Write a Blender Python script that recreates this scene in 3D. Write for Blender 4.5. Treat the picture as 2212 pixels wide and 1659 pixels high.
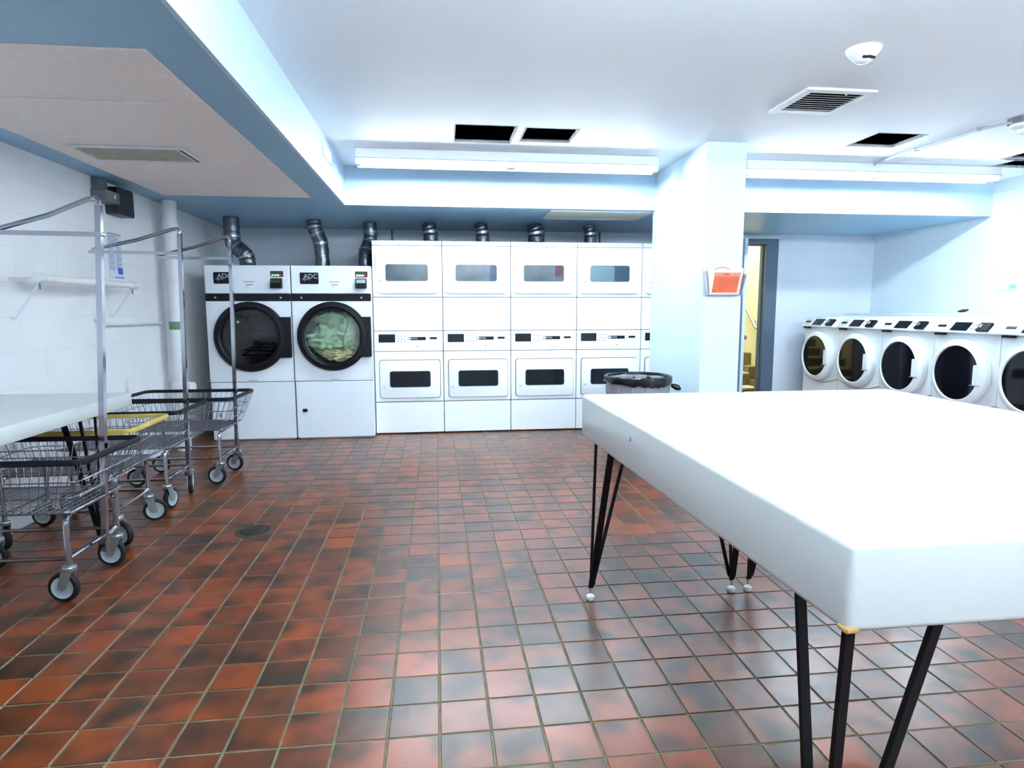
import bpy, bmesh, math, random
from mathutils import Vector, Matrix, noise
random.seed(7)
PI = math.pi
for o in list(bpy.data.objects):
    bpy.data.objects.remove(o)
scene = bpy.context.scene
COL = scene.collection

# ------------------------------------------------------------------ camera
F_PX, YAW, PITCH, ROLL = 1342.0, -.1196, .1187, -.0018
CAM = Vector((.0105, -2.348, 1.258))
cam_data = bpy.data.cameras.new('camera')
cam_data.sensor_width = 36
cam_data.lens = 36 * F_PX / 2212
cam_data.clip_start = .02
cam = bpy.data.objects.new('camera', cam_data)
COL.objects.link(cam)
fw = Vector((-math.sin(YAW) * math.cos(PITCH), math.cos(YAW) * math.cos(PITCH), -math.sin(PITCH)))
rt = Vector((math.cos(YAW), math.sin(YAW), 0))
up = rt.cross(fw)
rt2 = math.cos(ROLL) * rt + math.sin(ROLL) * up
up2 = -math.sin(ROLL) * rt + math.cos(ROLL) * up
cam.matrix_world = Matrix(((rt2.x, up2.x, -fw.x, CAM.x), (rt2.y, up2.y, -fw.y, CAM.y), (rt2.z, up2.z, -fw.z, CAM.z), (0, 0, 0, 1)))
scene.camera = cam
# ------------------------------------------------------------------ world, exposure
world = bpy.data.worlds.new('world')
scene.world = world
world.use_nodes = True
world.node_tree.nodes['Background'].inputs[0].default_value = (.5, .6, .7, 1)
world.node_tree.nodes['Background'].inputs[1].default_value = .05
scene.view_settings.view_transform = 'Standard'
scene.view_settings.look = 'None'
scene.view_settings.gamma = 1
scene.view_settings.use_curve_mapping = False
scene.view_settings.exposure = 2.55
TUBE_POWER = 23.0       # radiance of the fluorescent tubes near the dryers
TUBE_POWER_REAR = 28.0
TUBE_COLOR = (.78, .92, 1.0)
STAIR_POWER = 32.0

# ------------------------------------------------------------------ dimensions
XL, XR, YB, YF = -2.41, 5.70, 5.30, -4.6      # room sides
ZC, ZS = 2.55, 2.205                          # ceiling, soffit underside
XB, YS = -.80, 3.57                           # edge of left soffit, of back soffit
T = .1543

# ------------------------------------------------------------------ materials
def nodes_of(m):
    m.use_nodes = True
    return m.node_tree.nodes, m.node_tree.links, m.node_tree.nodes['Principled BSDF']
def mat(name, color, rough=.5, metal=0., spec=.5, bump=0., bscale=60., var=0., vscale=4., coat=0., emit=None, estr=0., detail=4):
    m = bpy.data.materials.new(name)
    N, L, P = nodes_of(m)
    P.inputs['Base Color'].default_value = (*color, 1)
    P.inputs['Roughness'].default_value = rough
    P.inputs['Metallic'].default_value = metal
    P.inputs['Specular IOR Level'].default_value = spec
    P.inputs['Coat Weight'].default_value = coat
    tc = N.new('ShaderNodeTexCoord')
    if var:
        n = N.new('ShaderNodeTexNoise'); n.inputs['Scale'].default_value = vscale; n.inputs['Detail'].default_value = detail
        r = N.new('ShaderNodeMapRange')
        r.inputs['From Min'].default_value = .3; r.inputs['From Max'].default_value = .7
        r.inputs['To Min'].default_value = 1 - var; r.inputs['To Max'].default_value = 1 + var * .3
        mx = N.new('ShaderNodeVectorMath'); mx.operation = 'SCALE'
        mx.inputs[0].default_value = color
        L.new(tc.outputs['Object'], n.inputs['Vector']); L.new(n.outputs['Fac'], r.inputs['Value'])
        L.new(r.outputs['Result'], mx.inputs['Scale']); L.new(mx.outputs['Vector'], P.inputs['Base Color'])
    if bump:
        n = N.new('ShaderNodeTexNoise'); n.inputs['Scale'].default_value = bscale; n.inputs['Detail'].default_value = 3
        b = N.new('ShaderNodeBump'); b.inputs['Strength'].default_value = bump; b.inputs['Distance'].default_value = .004
        L.new(tc.outputs['Object'], n.inputs['Vector']); L.new(n.outputs['Fac'], b.inputs['Height']); L.new(b.outputs['Normal'], P.inputs['Normal'])
    if emit:
        P.inputs['Emission Color'].default_value = (*emit, 1); P.inputs['Emission Strength'].default_value = estr
    return m
def block_wall(name, color, rough=.5, axis='y', dark=.93):
    """painted concrete blocks: very shallow joints"""
    m = bpy.data.materials.new(name)
    N, L, P = nodes_of(m)
    P.inputs['Roughness'].default_value = rough
    g = N.new('ShaderNodeNewGeometry'); sp = N.new('ShaderNodeSeparateXYZ'); L.new(g.outputs['Position'], sp.inputs[0])
    cb = N.new('ShaderNodeCombineXYZ'); L.new(sp.outputs['Y' if axis == 'y' else 'X'], cb.inputs[0]); L.new(sp.outputs['Z'], cb.inputs[1])
    br = N.new('ShaderNodeTexBrick'); br.inputs['Scale'].default_value = 1
    br.inputs['Brick Width'].default_value = .406; br.inputs['Row Height'].default_value = .203
    br.inputs['Mortar Size'].default_value = .004; br.inputs['Mortar Smooth'].default_value = .6
    br.inputs['Color1'].default_value = (*color, 1); br.inputs['Color2'].default_value = (*[c * .985 for c in color], 1)
    br.inputs['Mortar'].default_value = (*[c * dark for c in color], 1)
    L.new(cb.outputs[0], br.inputs['Vector'])
    n = N.new('ShaderNodeTexNoise'); n.inputs['Scale'].default_value = 2.5; n.inputs['Detail'].default_value = 5
    L.new(g.outputs['Position'], n.inputs['Vector'])
    r = N.new('ShaderNodeMapRange'); r.inputs['From Min'].default_value = .3; r.inputs['From Max'].default_value = .7
    r.inputs['To Min'].default_value = .94; r.inputs['To Max'].default_value = 1.0
    L.new(n.outputs['Fac'], r.inputs['Value'])
    mx = N.new('ShaderNodeVectorMath'); mx.operation = 'SCALE'; L.new(br.outputs['Color'], mx.inputs[0]); L.new(r.outputs['Result'], mx.inputs['Scale'])
    L.new(mx.outputs['Vector'], P.inputs['Base Color'])
    inv = N.new('ShaderNodeMath'); inv.operation = 'SUBTRACT'; inv.inputs[0].default_value = 1; L.new(br.outputs['Fac'], inv.inputs[1])
    b = N.new('ShaderNodeBump'); b.inputs['Strength'].default_value = .25; b.inputs['Distance'].default_value = .003
    L.new(inv.outputs[0], b.inputs['Height']); L.new(b.outputs['Normal'], P.inputs['Normal'])
    return m
def tile_material():
    m = bpy.data.materials.new('quarry_tile')
    N, L, P = nodes_of(m)
    g = N.new('ShaderNodeNewGeometry')
    sc = N.new('ShaderNodeVectorMath'); sc.operation = 'SCALE'; sc.inputs['Scale'].default_value = 1 / T
    L.new(g.outputs['Position'], sc.inputs[0])
    fl = N.new('ShaderNodeVectorMath'); fl.operation = 'FLOOR'; L.new(sc.outputs[0], fl.inputs[0])
    mk = N.new('ShaderNodeVectorMath'); mk.operation = 'MULTIPLY'; mk.inputs[1].default_value = (1, 1, 0); L.new(fl.outputs[0], mk.inputs[0])
    wn = N.new('ShaderNodeTexWhiteNoise'); wn.noise_dimensions = '3D'; L.new(mk.outputs[0], wn.inputs['Vector'])
    ramp = N.new('ShaderNodeValToRGB'); e = ramp.color_ramp.elements
    e[0].position = 0; e[0].color = (.10, .026, .007, 1)
    e[1].position = 1; e[1].color = (.30, .050, .008, 1)
    for p, c in ((.3, (.17, .036, .007, 1)), (.6, (.23, .040, .006, 1)), (.8, (.20, .046, .009, 1))):
        q = e.new(p); q.color = c
    L.new(wn.outputs['Value'], ramp.inputs[0])
    off = N.new('ShaderNodeVectorMath'); off.operation = 'MULTIPLY_ADD'; off.inputs[1].default_value = (37, 37, 37)
    L.new(wn.outputs['Color'], off.inputs[0]); L.new(sc.outputs[0], off.inputs[2])
    n = N.new('ShaderNodeTexNoise'); n.inputs['Scale'].default_value = .95; n.inputs['Detail'].default_value = 1.5
    L.new(off.outputs[0], n.inputs['Vector'])
    mr = N.new('ShaderNodeMapRange'); mr.inputs['From Min'].default_value = .40; mr.inputs['From Max'].default_value = .66
    L.new(n.outputs['Fac'], mr.inputs['Value'])
    mx = N.new('ShaderNodeMix'); mx.data_type = 'RGBA'; mx.inputs['B'].default_value = (.028, .013, .005, 1)
    ml = N.new('ShaderNodeMath'); ml.operation = 'MULTIPLY'; ml.inputs[1].default_value = .95
    L.new(mr.outputs[0], ml.inputs[0]); L.new(ml.outputs[0], mx.inputs['Factor']); L.new(ramp.outputs[0], mx.inputs['A'])
    f = N.new('ShaderNodeTexNoise'); f.inputs['Scale'].default_value = 180; f.inputs['Detail'].default_value = 3
    L.new(g.outputs['Position'], f.inputs['Vector'])
    fr = N.new('ShaderNodeMapRange'); fr.inputs['To Min'].default_value = .8; fr.inputs['To Max'].default_value = 1.15; L.new(f.outputs['Fac'], fr.inputs['Value'])
    v = N.new('ShaderNodeVectorMath'); v.operation = 'SCALE'; L.new(mx.outputs['Result'], v.inputs[0]); L.new(fr.outputs[0], v.inputs['Scale'])
    L.new(v.outputs[0], P.inputs['Base Color'])
    rr = N.new('ShaderNodeMapRange'); rr.inputs['To Min'].default_value = .27; rr.inputs['To Max'].default_value = .34
    L.new(n.outputs['Fac'], rr.inputs['Value']); L.new(rr.outputs[0], P.inputs['Roughness'])
    P.inputs['Specular IOR Level'].default_value = .66
    b = N.new('ShaderNodeBump'); b.inputs['Strength'].default_value = .12; b.inputs['Distance'].default_value = .002
    L.new(f.outputs['Fac'], b.inputs['Height']); L.new(b.outputs['Normal'], P.inputs['Normal'])
    return m
def glass_pane(name, tint, gloss=.08, rough=.02):
    m = bpy.data.materials.new(name); m.use_nodes = True
    N, L = m.node_tree.nodes, m.node_tree.links
    N.remove(N['Principled BSDF'])
    t = N.new('ShaderNodeBsdfTransparent'); t.inputs[0].default_value = (*tint, 1)
    gl = N.new('ShaderNodeBsdfGlossy'); gl.inputs['Roughness'].default_value = rough
    mx = N.new('ShaderNodeMixShader'); mx.inputs[0].default_value = gloss
    L.new(t.outputs[0], mx.inputs[1]); L.new(gl.outputs[0], mx.inputs[2]); L.new(mx.outputs[0], N['Material Output'].inputs[0])
    return m
M = {
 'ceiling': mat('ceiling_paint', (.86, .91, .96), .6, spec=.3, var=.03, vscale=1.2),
 'soffit': mat('soffit_blue_paint_shaded', (.27, .47, .64), .4, var=.04, vscale=1.5),  # the fascia's blue paint, darkened to put underside shade into the colour
 'beam': mat('soffit_blue_paint_lit', (.50, .66, .80), .4, var=.03, vscale=1.5),  # same paint as the soffit, lightened for the lit fascia
 'wall_left': block_wall('painted_block_left', (.86, .86, .88), .45, 'y'),
 'wall_right': block_wall('painted_block_right', (.76, .84, .90), .45, 'y'),
 'wall_back': block_wall('painted_block_back', (.66, .72, .80), .5, 'x'),
 'column': mat('column_paint', (.68, .84, .93), .4, var=.03, vscale=1.5),
 'grout': mat('grout', (.15, .15, .085), .85, bump=.6, bscale=150, var=.35, vscale=25),
 'tile': tile_material(),
 'dark': mat('plenum_dark', (.006, .006, .012), .9),
 'acoustic': mat('acoustic_tile', (.88, .80, .76), .9, bump=.5, bscale=120, var=.06, vscale=30),
 'lip': mat('drywall_edge', (.62, .60, .60), .8, bump=.5, bscale=200),
 'enamel': mat('white_enamel', (.86, .91, .94), .22, coat=.3, var=.01),
 'enamel2': mat('white_enamel_aged', (.78, .84, .90), .28, coat=.2, var=.03, vscale=3),
 'greycap': mat('grey_cap', (.50, .54, .62), .35),
 'black': mat('black_plastic', (.0035, .0035, .006), .42, spec=.25),
 'blackband': mat('dark_band', (.004, .004, .009), .4, spec=.25),
 'seam': mat('seam_shadow_gap', (.10, .11, .14), .7),
 'glass_dark': mat('dark_door_glass', (.003, .003, .006), .08, spec=.35),
 'glass_up': mat('painted_reflection_door_glass', (.050, .075, .088), .2, var=.35, vscale=6),  # grey-teal base paints the room's reflection into the upper dryer windows
 'glass_lo': mat('smoked_door_glass', (.006, .010, .014), .14, spec=.4),
 'pane': glass_pane('round_door_glass', (.86, .9, .88), .06),
 'pane_dark': glass_pane('tinted_round_door_glass', (.30, .30, .36), .05),
 'drum': mat('drum_steel', (.10, .105, .10), .4, .8),
 'green_cloth': mat('green_laundry', (.55, .70, .50), .9, var=.45, vscale=7),
 'beige_cloth': mat('beige_laundry', (.85, .72, .45), .9, var=.3, vscale=9),
 'dark_cloth': mat('dark_laundry', (.055, .045, .07), .9, var=.6, vscale=9),
 'grey_cloth': mat('grey_laundry', (.20, .23, .20), .9),
 'yellow_cloth': mat('yellow_laundry', (.6, .42, .03), .9),
 'chrome': mat('chrome', (.42, .42, .47), .12, 1),
 'wire': mat('plated_wire', (.24, .25, .30), .35, .8),
 'zinc': mat('zinc_plate', (.40, .45, .47), .32, .85),
 'wheel': mat('grey_wheel_hub', (.30, .35, .37), .4),
 'tyre': mat('rubber_tyre', (.006, .006, .008), .6, spec=.3),
 'bumper': mat('black_rubber_bumper', (.005, .006, .009), .5, spec=.3),
 'bumper_y': mat('yellow_vinyl_bumper', (.60, .44, .10), .45, var=.3, vscale=9),
 'laminate': mat('white_laminate', (.54, .565, .555), .30, coat=.2, var=.02),
 'blackiron': mat('black_iron', (.003, .003, .004), .5, spec=.2),
 'whiteplastic': mat('white_plastic', (.80, .82, .80), .4),
 'foil': mat('foil_duct', (.20, .22, .26), .28, .9, bump=1., bscale=45, var=.4, vscale=14),
 'pvc': mat('white_pipe_paint', (.70, .73, .76), .4),
 'greybox': mat('grey_box', (.16, .17, .19), .5, var=.2, vscale=12),
 'darkbox': mat('charcoal_box', (.015, .02, .028), .4),
 'conduit': mat('painted_conduit', (.50, .53, .60), .35, .3),
 'fixture': mat('fixture_white', (.80, .82, .86), .4),
 'fixture_end': mat('fixture_end_grey', (.50, .52, .58), .5),
 'doorframe': mat('slate_door_frame', (.075, .115, .17), .4, var=.1),
 'doorleaf': mat('door_leaf_paint', (.42, .52, .66), .4),
 'stairwall': mat('cream_stair_wall', (.68, .66, .46), .7, var=.05, vscale=20, bump=.2),
 'riser': mat('stair_riser', (.20, .15, .055), .6, var=.4, vscale=10),
 'tread': mat('stair_tread', (.50, .44, .26), .6, var=.2, vscale=10),
 'rail': mat('handrail_grey', (.25, .28, .31), .4, .4),
 'can': mat('grey_bin_plastic', (.30, .32, .36), .5),
 'bag': mat('black_bin_liner', (.004, .005, .009), .25, spec=.4, bump=.6, bscale=30),
 'paper': mat('paper', (.80, .82, .84), .7),
 'notice_paper': mat('notice_paper', (.66, .72, .82), .7),
 'ink': mat('printed_grey', (.25, .28, .38), .7),
 'inkblue': mat('printed_blue', (.03, .13, .62), .6),
 'lightblue': mat('printed_light_blue', (.22, .50, .80), .6),
 'orange': mat('orange_flyer', (.75, .10, .015), .5, var=.25, vscale=12),
 'peach': mat('flyer_border', (.75, .62, .52), .6),
 'acrylic': mat('clear_acrylic_rack', (.45, .48, .52), .15, coat=.5),
 'lcd': mat('green_lcd', (.02, .07, .025), .3),
 'red': mat('red_key', (.5, .02, .03), .4),
 'green_tag': mat('green_tag', (.12, .22, .12), .5),
 'drain': mat('drain_iron', (.008, .008, .008), .6, .2),
 'drainrim': mat('drain_rim', (.05, .045, .035), .5, .5),
 'vent': mat('vent_enamel', (.70, .72, .74), .45),
 'lens': mat('yellowed_lens', (.68, .65, .54), .5, var=.1, vscale=30),
 'wood': mat('chipped_wood', (.45, .27, .08), .8),
 'tube': mat('tube_glow', (.9, .95, 1), .5, emit=TUBE_COLOR, estr=TUBE_POWER),
 'tube_rear': mat('rear_tube_glow', (.9, .95, 1), .5, emit=TUBE_COLOR, estr=TUBE_POWER_REAR),
}
# ------------------------------------------------------------------ mesh helpers
class MB:
    def __init__(s):
        s.bm = bmesh.new()
    def box(s, x0, x1, y0, y1, z0, z1, bevel=0., seg=1):
        x0, x1 = min(x0, x1), max(x0, x1); y0, y1 = min(y0, y1), max(y0, y1); z0, z1 = min(z0, z1), max(z0, z1)
        v = [s.bm.verts.new(p) for p in ((x0, y0, z0), (x1, y0, z0), (x1, y1, z0), (x0, y1, z0), (x0, y0, z1), (x1, y0, z1), (x1, y1, z1), (x0, y1, z1))]
        fs = [s.bm.faces.new([v[i] for i in q]) for q in ((3, 2, 1, 0), (4, 5, 6, 7), (0, 1, 5, 4), (1, 2, 6, 5), (2, 3, 7, 6), (3, 0, 4, 7))]
        if bevel:
            es = list({e for f in fs for e in f.edges})
            bmesh.ops.bevel(s.bm, geom=es, offset=bevel, segments=seg, profile=.5, affect='EDGES')
        return s
    def hexa(s, pts, bevel=0., seg=1):
        v = [s.bm.verts.new(p) for p in pts]
        fs = [s.bm.faces.new([v[i] for i in q]) for q in ((3, 2, 1, 0), (4, 5, 6, 7), (0, 1, 5, 4), (1, 2, 6, 5), (2, 3, 7, 6), (3, 0, 4, 7))]
        if bevel:
            es = list({e for f in fs for e in f.edges})
            bmesh.ops.bevel(s.bm, geom=es, offset=bevel, segments=seg, profile=.5, affect='EDGES')
        return s
    def prism(s, pts, a, b, axis='y', bevel=0.):
        """polygon (2D) extruded along axis from a to b"""
        def P(u, w, t):
            return {'y': (u, t, w), 'x': (t, u, w), 'z': (u, w, t)}[axis]
        A = [s.bm.verts.new(P(u, w, a)) for u, w in pts]; B = [s.bm.verts.new(P(u, w, b)) for u, w in pts]
        fs = [s.bm.faces.new(A), s.bm.faces.new(B[::-1])]
        n = len(pts)
        for i in range(n):
            fs.append(s.bm.faces.new((A[i], B[i], B[(i + 1) % n], A[(i + 1) % n])))
        if bevel:
            es = list({e for f in fs[:2] for e in f.edges})
            bmesh.ops.bevel(s.bm, geom=es, offset=bevel, segments=2, profile=.5, affect='EDGES')
        return s
    def rrect(s, x0, x1, z0, z1, r, a, b, axis='y', n=5, bevel=0.):
        pts = []
        for cx, cz, a0 in ((x1 - r, z1 - r, 0), (x0 + r, z1 - r, 90), (x0 + r, z0 + r, 180), (x1 - r, z0 + r, 270)):
            for k in range(n + 1):
                t = math.radians(a0 + 90 * k / n); pts.append((cx + r * math.cos(t), cz + r * math.sin(t)))
        return s.prism(pts, a, b, axis, bevel)
    def tube(s, path, r, n=8, closed=False, caps=True):
        path = [Vector(p) for p in path]; m = len(path); rings = []
        ref = None
        for i, p in enumerate(path):
            if closed: d = path[(i + 1) % m] - path[i - 1]
            else: d = path[min(i + 1, m - 1)] - path[max(i - 1, 0)]
            d.normalize()
            if ref is None:
                ref = Vector((0, 0, 1)) if abs(d.z) < .9 else Vector((1, 0, 0))
            u = d.cross(ref)
            if u.length < 1e-4: u = d.cross(Vector((0, 1, 0)))
            u.normalize(); w = u.cross(d).normalized(); ref = w
            rr = r[i] if hasattr(r, '__len__') else r
            rings.append([s.bm.verts.new(p + rr * (math.cos(2 * PI * k / n) * u + math.sin(2 * PI * k / n) * w)) for k in range(n)])
        for i in range(m if closed else m - 1):
            A, B = rings[i], rings[(i + 1) % m]
            for k in range(n):
                s.bm.faces.new((A[k], A[(k + 1) % n], B[(k + 1) % n], B[k]))
        if caps and not closed:
            s.bm.faces.new(rings[0][::-1]); s.bm.faces.new(rings[-1])
        return s
    def bar(s, p0, p1, w, t, side):
        """flat bar of width w along 'side' and thickness t"""
        p0, p1 = Vector(p0), Vector(p1); d = (p1 - p0).normalized()
        a = Vector(side); a = (a - d * a.dot(d)).normalized(); b = d.cross(a)
        pts = []
        for p in (p0, p1):
            for i, j in ((-1, -1), (1, -1), (1, 1), (-1, 1)):
                pts.append(p + a * w / 2 * i + b * t / 2 * j)
        v = [s.bm.verts.new(p) for p in pts]
        for q in ((3, 2, 1, 0), (4, 5, 6, 7), (0, 1, 5, 4), (1, 2, 6, 5), (2, 3, 7, 6), (3, 0, 4, 7)):
            s.bm.faces.new([v[i] for i in q])
        return s
    def lathe(s, prof, c=(0, 0, 0), axis='z', n=32, sx=1., caps=True):
        c = Vector(c); rings = []
        for r, h in prof:
            ring = []
            for k in range(n):
                a = 2 * PI * k / n; x, y = r * math.cos(a) * sx, r * math.sin(a)
                p = {'z': (x, y, h), 'y': (x, h, y), 'x': (h, x, y)}[axis]
                ring.append(s.bm.verts.new(c + Vector(p)))
            rings.append(ring)
        for A, B in zip(rings, rings[1:]):
            for k in range(n):
                s.bm.faces.new((A[k], A[(k + 1) % n], B[(k + 1) % n], B[k]))
        if prof[0] != prof[-1]:
            if prof[0][0] > 1e-6 and caps: s.bm.faces.new(rings[0][::-1])
            if prof[-1][0] > 1e-6 and caps: s.bm.faces.new(rings[-1])
        bmesh.ops.remove_doubles(s.bm, verts=s.bm.verts, dist=1e-6)
        return s
    def frame(s, x0, x1, y0, y1, w, z0, z1):
        s.box(x0, x1, y0, y0 + w, z0, z1); s.box(x0, x1, y1 - w, y1, z0, z1)
        s.box(x0, x0 + w, y0 + w, y1 - w, z0, z1); s.box(x1 - w, x1, y0 + w, y1 - w, z0, z1)
        return s
    def holeplate(s, x0, x1, z0, z1, cx, cz, r, y0, y1, n=48):
        """plate in XZ with round hole"""
        def rim(y):
            C, R = [], []
            for k in range(n):
                a = 2 * PI * k / n; dx, dz = math.cos(a), math.sin(a)
                C.append(s.bm.verts.new((cx + r * dx, y, cz + r * dz)))
                t = min([((x1 - cx) / dx if dx > 1e-9 else 1e9), ((x0 - cx) / dx if dx < -1e-9 else 1e9), ((z1 - cz) / dz if dz > 1e-9 else 1e9), ((z0 - cz) / dz if dz < -1e-9 else 1e9)])
                R.append([cx + t * dx, cz + t * dz])
            for X, Z in ((x0, z0), (x0, z1), (x1, z0), (x1, z1)):
                k = min(range(n), key=lambda i: (R[i][0] - X) ** 2 + (R[i][1] - Z) ** 2); R[k] = [X, Z]
            return C, [s.bm.verts.new((p[0], y, p[1])) for p in R]
        C0, R0 = rim(y0); C1, R1 = rim(y1)
        for k in range(n):
            j = (k + 1) % n
            s.bm.faces.new((C0[k], R0[k], R0[j], C0[j])); s.bm.faces.new((C1[j], R1[j], R1[k], C1[k]))
            s.bm.faces.new((C0[j], C1[j], C1[k], C0[k])); s.bm.faces.new((R0[k], R1[k], R1[j], R0[j]))
        return s
    def grid(s, nx, ny, f):
        V = [[s.bm.verts.new(f(i / nx, j / ny)) for j in range(ny + 1)] for i in range(nx + 1)]
        for i in range(nx):
            for j in range(ny):
                s.bm.faces.new((V[i][j], V[i + 1][j], V[i + 1][j + 1], V[i][j + 1]))
        return s
    def build(s, name, m, parent=None, smooth=True, loc=None):
        me = bpy.data.meshes.new(name)
        bmesh.ops.recalc_face_normals(s.bm, faces=s.bm.faces)
        s.bm.to_mesh(me); s.bm.free()
        me.materials.append(M[m] if isinstance(m, str) else m)
        if smooth:
            me.polygons.foreach_set('use_smooth', [True] * len(me.polygons))
            me.set_sharp_from_angle(angle=math.radians(35))
        o = bpy.data.objects.new(name, me); COL.objects.link(o)
        if parent: o.parent = parent
        if loc: o.location = loc
        return o
def tag(o, label=None, cat=None, group=None, kind=None):
    if label: o['label'] = label
    if cat: o['category'] = cat
    if group: o['group'] = group
    if kind: o['kind'] = kind
    return o
def empty(name, loc, label, cat, group=None, rz=0):
    o = bpy.data.objects.new(name, None); COL.objects.link(o); o.location = loc; o.rotation_euler = (0, 0, rz)
    o.empty_display_size = .05
    return tag(o, label, cat, group)
def struct(o, label, cat='structure'):
    return tag(o, label, cat, None, 'structure')
def kids(o): return [c for c in bpy.data.objects if c.parent == o]
def copy_tree(o, cmap=None, parent=None):
    global _CH
    c = o.copy(); COL.objects.link(c)
    if parent: c.parent = parent
    for ch in cmap.get(o.name, []): copy_tree(ch, cmap, c)
    return c
def childmap():
    d = {}
    for o in bpy.data.objects:
        if o.parent: d.setdefault(o.parent.name, []).append(o)
    return d
def text_mesh(txt, size, name, m, parent, loc, rot, extrude=.0008, bold=0., squeeze=1.):
    cu = bpy.data.curves.new('txt', 'FONT'); cu.body = txt; cu.size = size; cu.extrude = extrude; cu.offset = bold; cu.resolution_u = 3
    cu.align_x = 'CENTER'; cu.align_y = 'CENTER'
    to = bpy.data.objects.new('txt', cu); COL.objects.link(to)
    dg = bpy.context.evaluated_depsgraph_get(); dg.update()
    me = bpy.data.meshes.new_from_object(to.evaluated_get(dg))
    bpy.data.objects.remove(to); bpy.data.curves.remove(cu)
    me.materials.clear(); me.materials.append(M[m]); me.name = name
    me.transform(Matrix.Diagonal((squeeze, 1, 1, 1)))
    o = bpy.data.objects.new(name, me); COL.objects.link(o); o.parent = parent; o.location = loc; o.rotation_euler = rot
    return o
def rect_cells(xs, ys, holes):
    out = []
    for a, b in zip(xs, xs[1:]):
        for c, d in zip(ys, ys[1:]):
            mx, my = (a + b) / 2, (c + d) / 2
            if not any(h[0] < mx < h[1] and h[2] < my < h[3] for h in holes): out.append((a, b, c, d))
    return out

# ------------------------------------------------------------------ floor: grout bed and tiles
floor = struct(MB().box(XL - .1, XR + .1, YF - .1, YB + 4, -.08, -.0025).build('floor', 'grout', smooth=False),
               'laundry room floor of square red-brown quarry tiles with pale grout', 'floor')
def project(p):
    d = Vector(p) - CAM; z = d.dot(fw)
    if z <= .05: return None
    return 1106 + F_PX * d.dot(rt2) / z, 829.5 - F_PX * d.dot(up2) / z, z
g = T - .007
tb = MB(); tb.box(-g / 2, g / 2, -g / 2, g / 2, -.009, 0, 0)
bmesh.ops.bevel(tb.bm, geom=[e for e in tb.bm.edges if all(v.co.z > -.001 for v in e.verts)], offset=.0016, segments=1, affect='EDGES')
tile0 = tb.build('tile', 'tile', floor, smooth=False)
near, far = [], []
for i in range(int(XL / T) - 1, int(XR / T) + 1):
    for j in range(-30, int(YB / T) + 1):
        cx, cy = (i + .5) * T, (j + .5) * T
        if cx + g / 2 < XL or cx - g / 2 > XR or cy - g / 2 > YB: continue
        q = project((cx, cy, 0))
        vis = q and -40 < q[0] < 2252 and q[1] < 1700
        if vis and q[0] > 1290:   # hidden behind the folding tables
            r = project((cx, cy, 0))
            t = (.74 - CAM.z) / (0 - CAM.z)
            hx, hy = CAM.x + (cx - CAM.x) * t, CAM.y + (cy - CAM.y) * t
            if .7 < hx < 2.1 and -1.45 < hy < .22: vis = False
        if vis: near.append((q[2], cx, cy))
        far.append((cx, cy))
near.sort(); near = near[:300]
nset = {(a, b) for _, a, b in near}
for k, (_, cx, cy) in enumerate(near):
    o = tile0 if k == 0 else tile0.copy()
    if k: COL.objects.link(o)
    o.location = (cx, cy, random.uniform(-.0006, .0004))
vs, fs = [], []
h = g / 2; e = .0016
for cx, cy in far:
    if (cx, cy) in nset: continue
    z = random.uniform(-.0006, .0004); b = len(vs)
    for d, zz in ((h, -.009), (h, z - e), (h - e, z)):
        vs += [(cx - d, cy - d, zz), (cx + d, cy - d, zz), (cx + d, cy + d, zz), (cx - d, cy + d, zz)]
    for r in (0, 4):
        for q in range(4): fs.append((b + r + q, b + r + (q + 1) % 4, b + r + 4 + (q + 1) % 4, b + r + 4 + q))
    fs.append((b + 8, b + 9, b + 10, b + 11))
me = bpy.data.meshes.new('tiles'); me.from_pydata(vs, [], fs); me.materials.append(M['tile'])
o = bpy.data.objects.new('tile_field', me); COL.objects.link(o); o.parent = floor; o['kind'] = 'stuff'

# ------------------------------------------------------------------ walls
struct(MB().box(XL - .15, XL, YF, YB + .2, 0, 3).build('wall_left', 'wall_left', smooth=False), 'white painted block wall on the side of the wire carts', 'wall')
struct(MB().box(XR, XR + .15, YF, YB + .2, 0, 3).build('wall_right', 'wall_right', smooth=False), 'white painted block wall behind the front-loading washers', 'wall')
struct(MB().box(XL - .15, XR + .15, YF - .15, YF, 0, 3).build('wall_front', 'wall_back', smooth=False), 'white painted wall at the near end of the room', 'wall')
DX0, DX1, DZ = 3.36, 4.30, 2.11     # rough opening of the doorway
wb = MB()
wb.box(XL, DX0, YB, YB + .15, 0, 3); wb.box(DX1, XR, YB, YB + .15, 0, 3); wb.box(DX0, DX1, YB, YB + .15, DZ, 3)
struct(wb.build('wall_back', 'wall_back', smooth=False), 'painted block wall behind the dryers with the stair doorway', 'wall')
# ceiling with openings
S_ = 1.0157
holes = [(.16, .60, 2.20, 2.665), (.665, 1.055, 2.225, 2.60), (3.27, 3.67, 2.06, 2.44), (4.89, 5.40, 2.46, 2.68), (5.06, 5.62, 2.72, 2.97)]
xs = sorted({XB, XR} | {h_[i] for h_ in holes for i in (0, 1)}); ys = sorted({YF, YS} | {h_[i] for h_ in holes for i in (2, 3)})
cb = MB()
for a, b, c, d in rect_cells(xs, ys, holes): cb.box(a, b, c, d, ZC, ZC + .022)
bmesh.ops.remove_doubles(cb.bm, verts=cb.bm.verts, dist=1e-5)
ceiling = struct(cb.build('ceiling', 'ceiling', smooth=False), 'smooth white plaster ceiling with open access holes', 'ceiling')
MB().box(XB, XR, YF, YS, ZC + .30, ZC + .32).build('plenum_deck', 'dark', ceiling, smooth=False)
pl = MB()
pl.box(XB - .02, XB, YF, YS, ZC + .022, ZC + .3); pl.box(XR, XR + .02, YF, YS, ZC + .022, ZC + .3)
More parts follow.
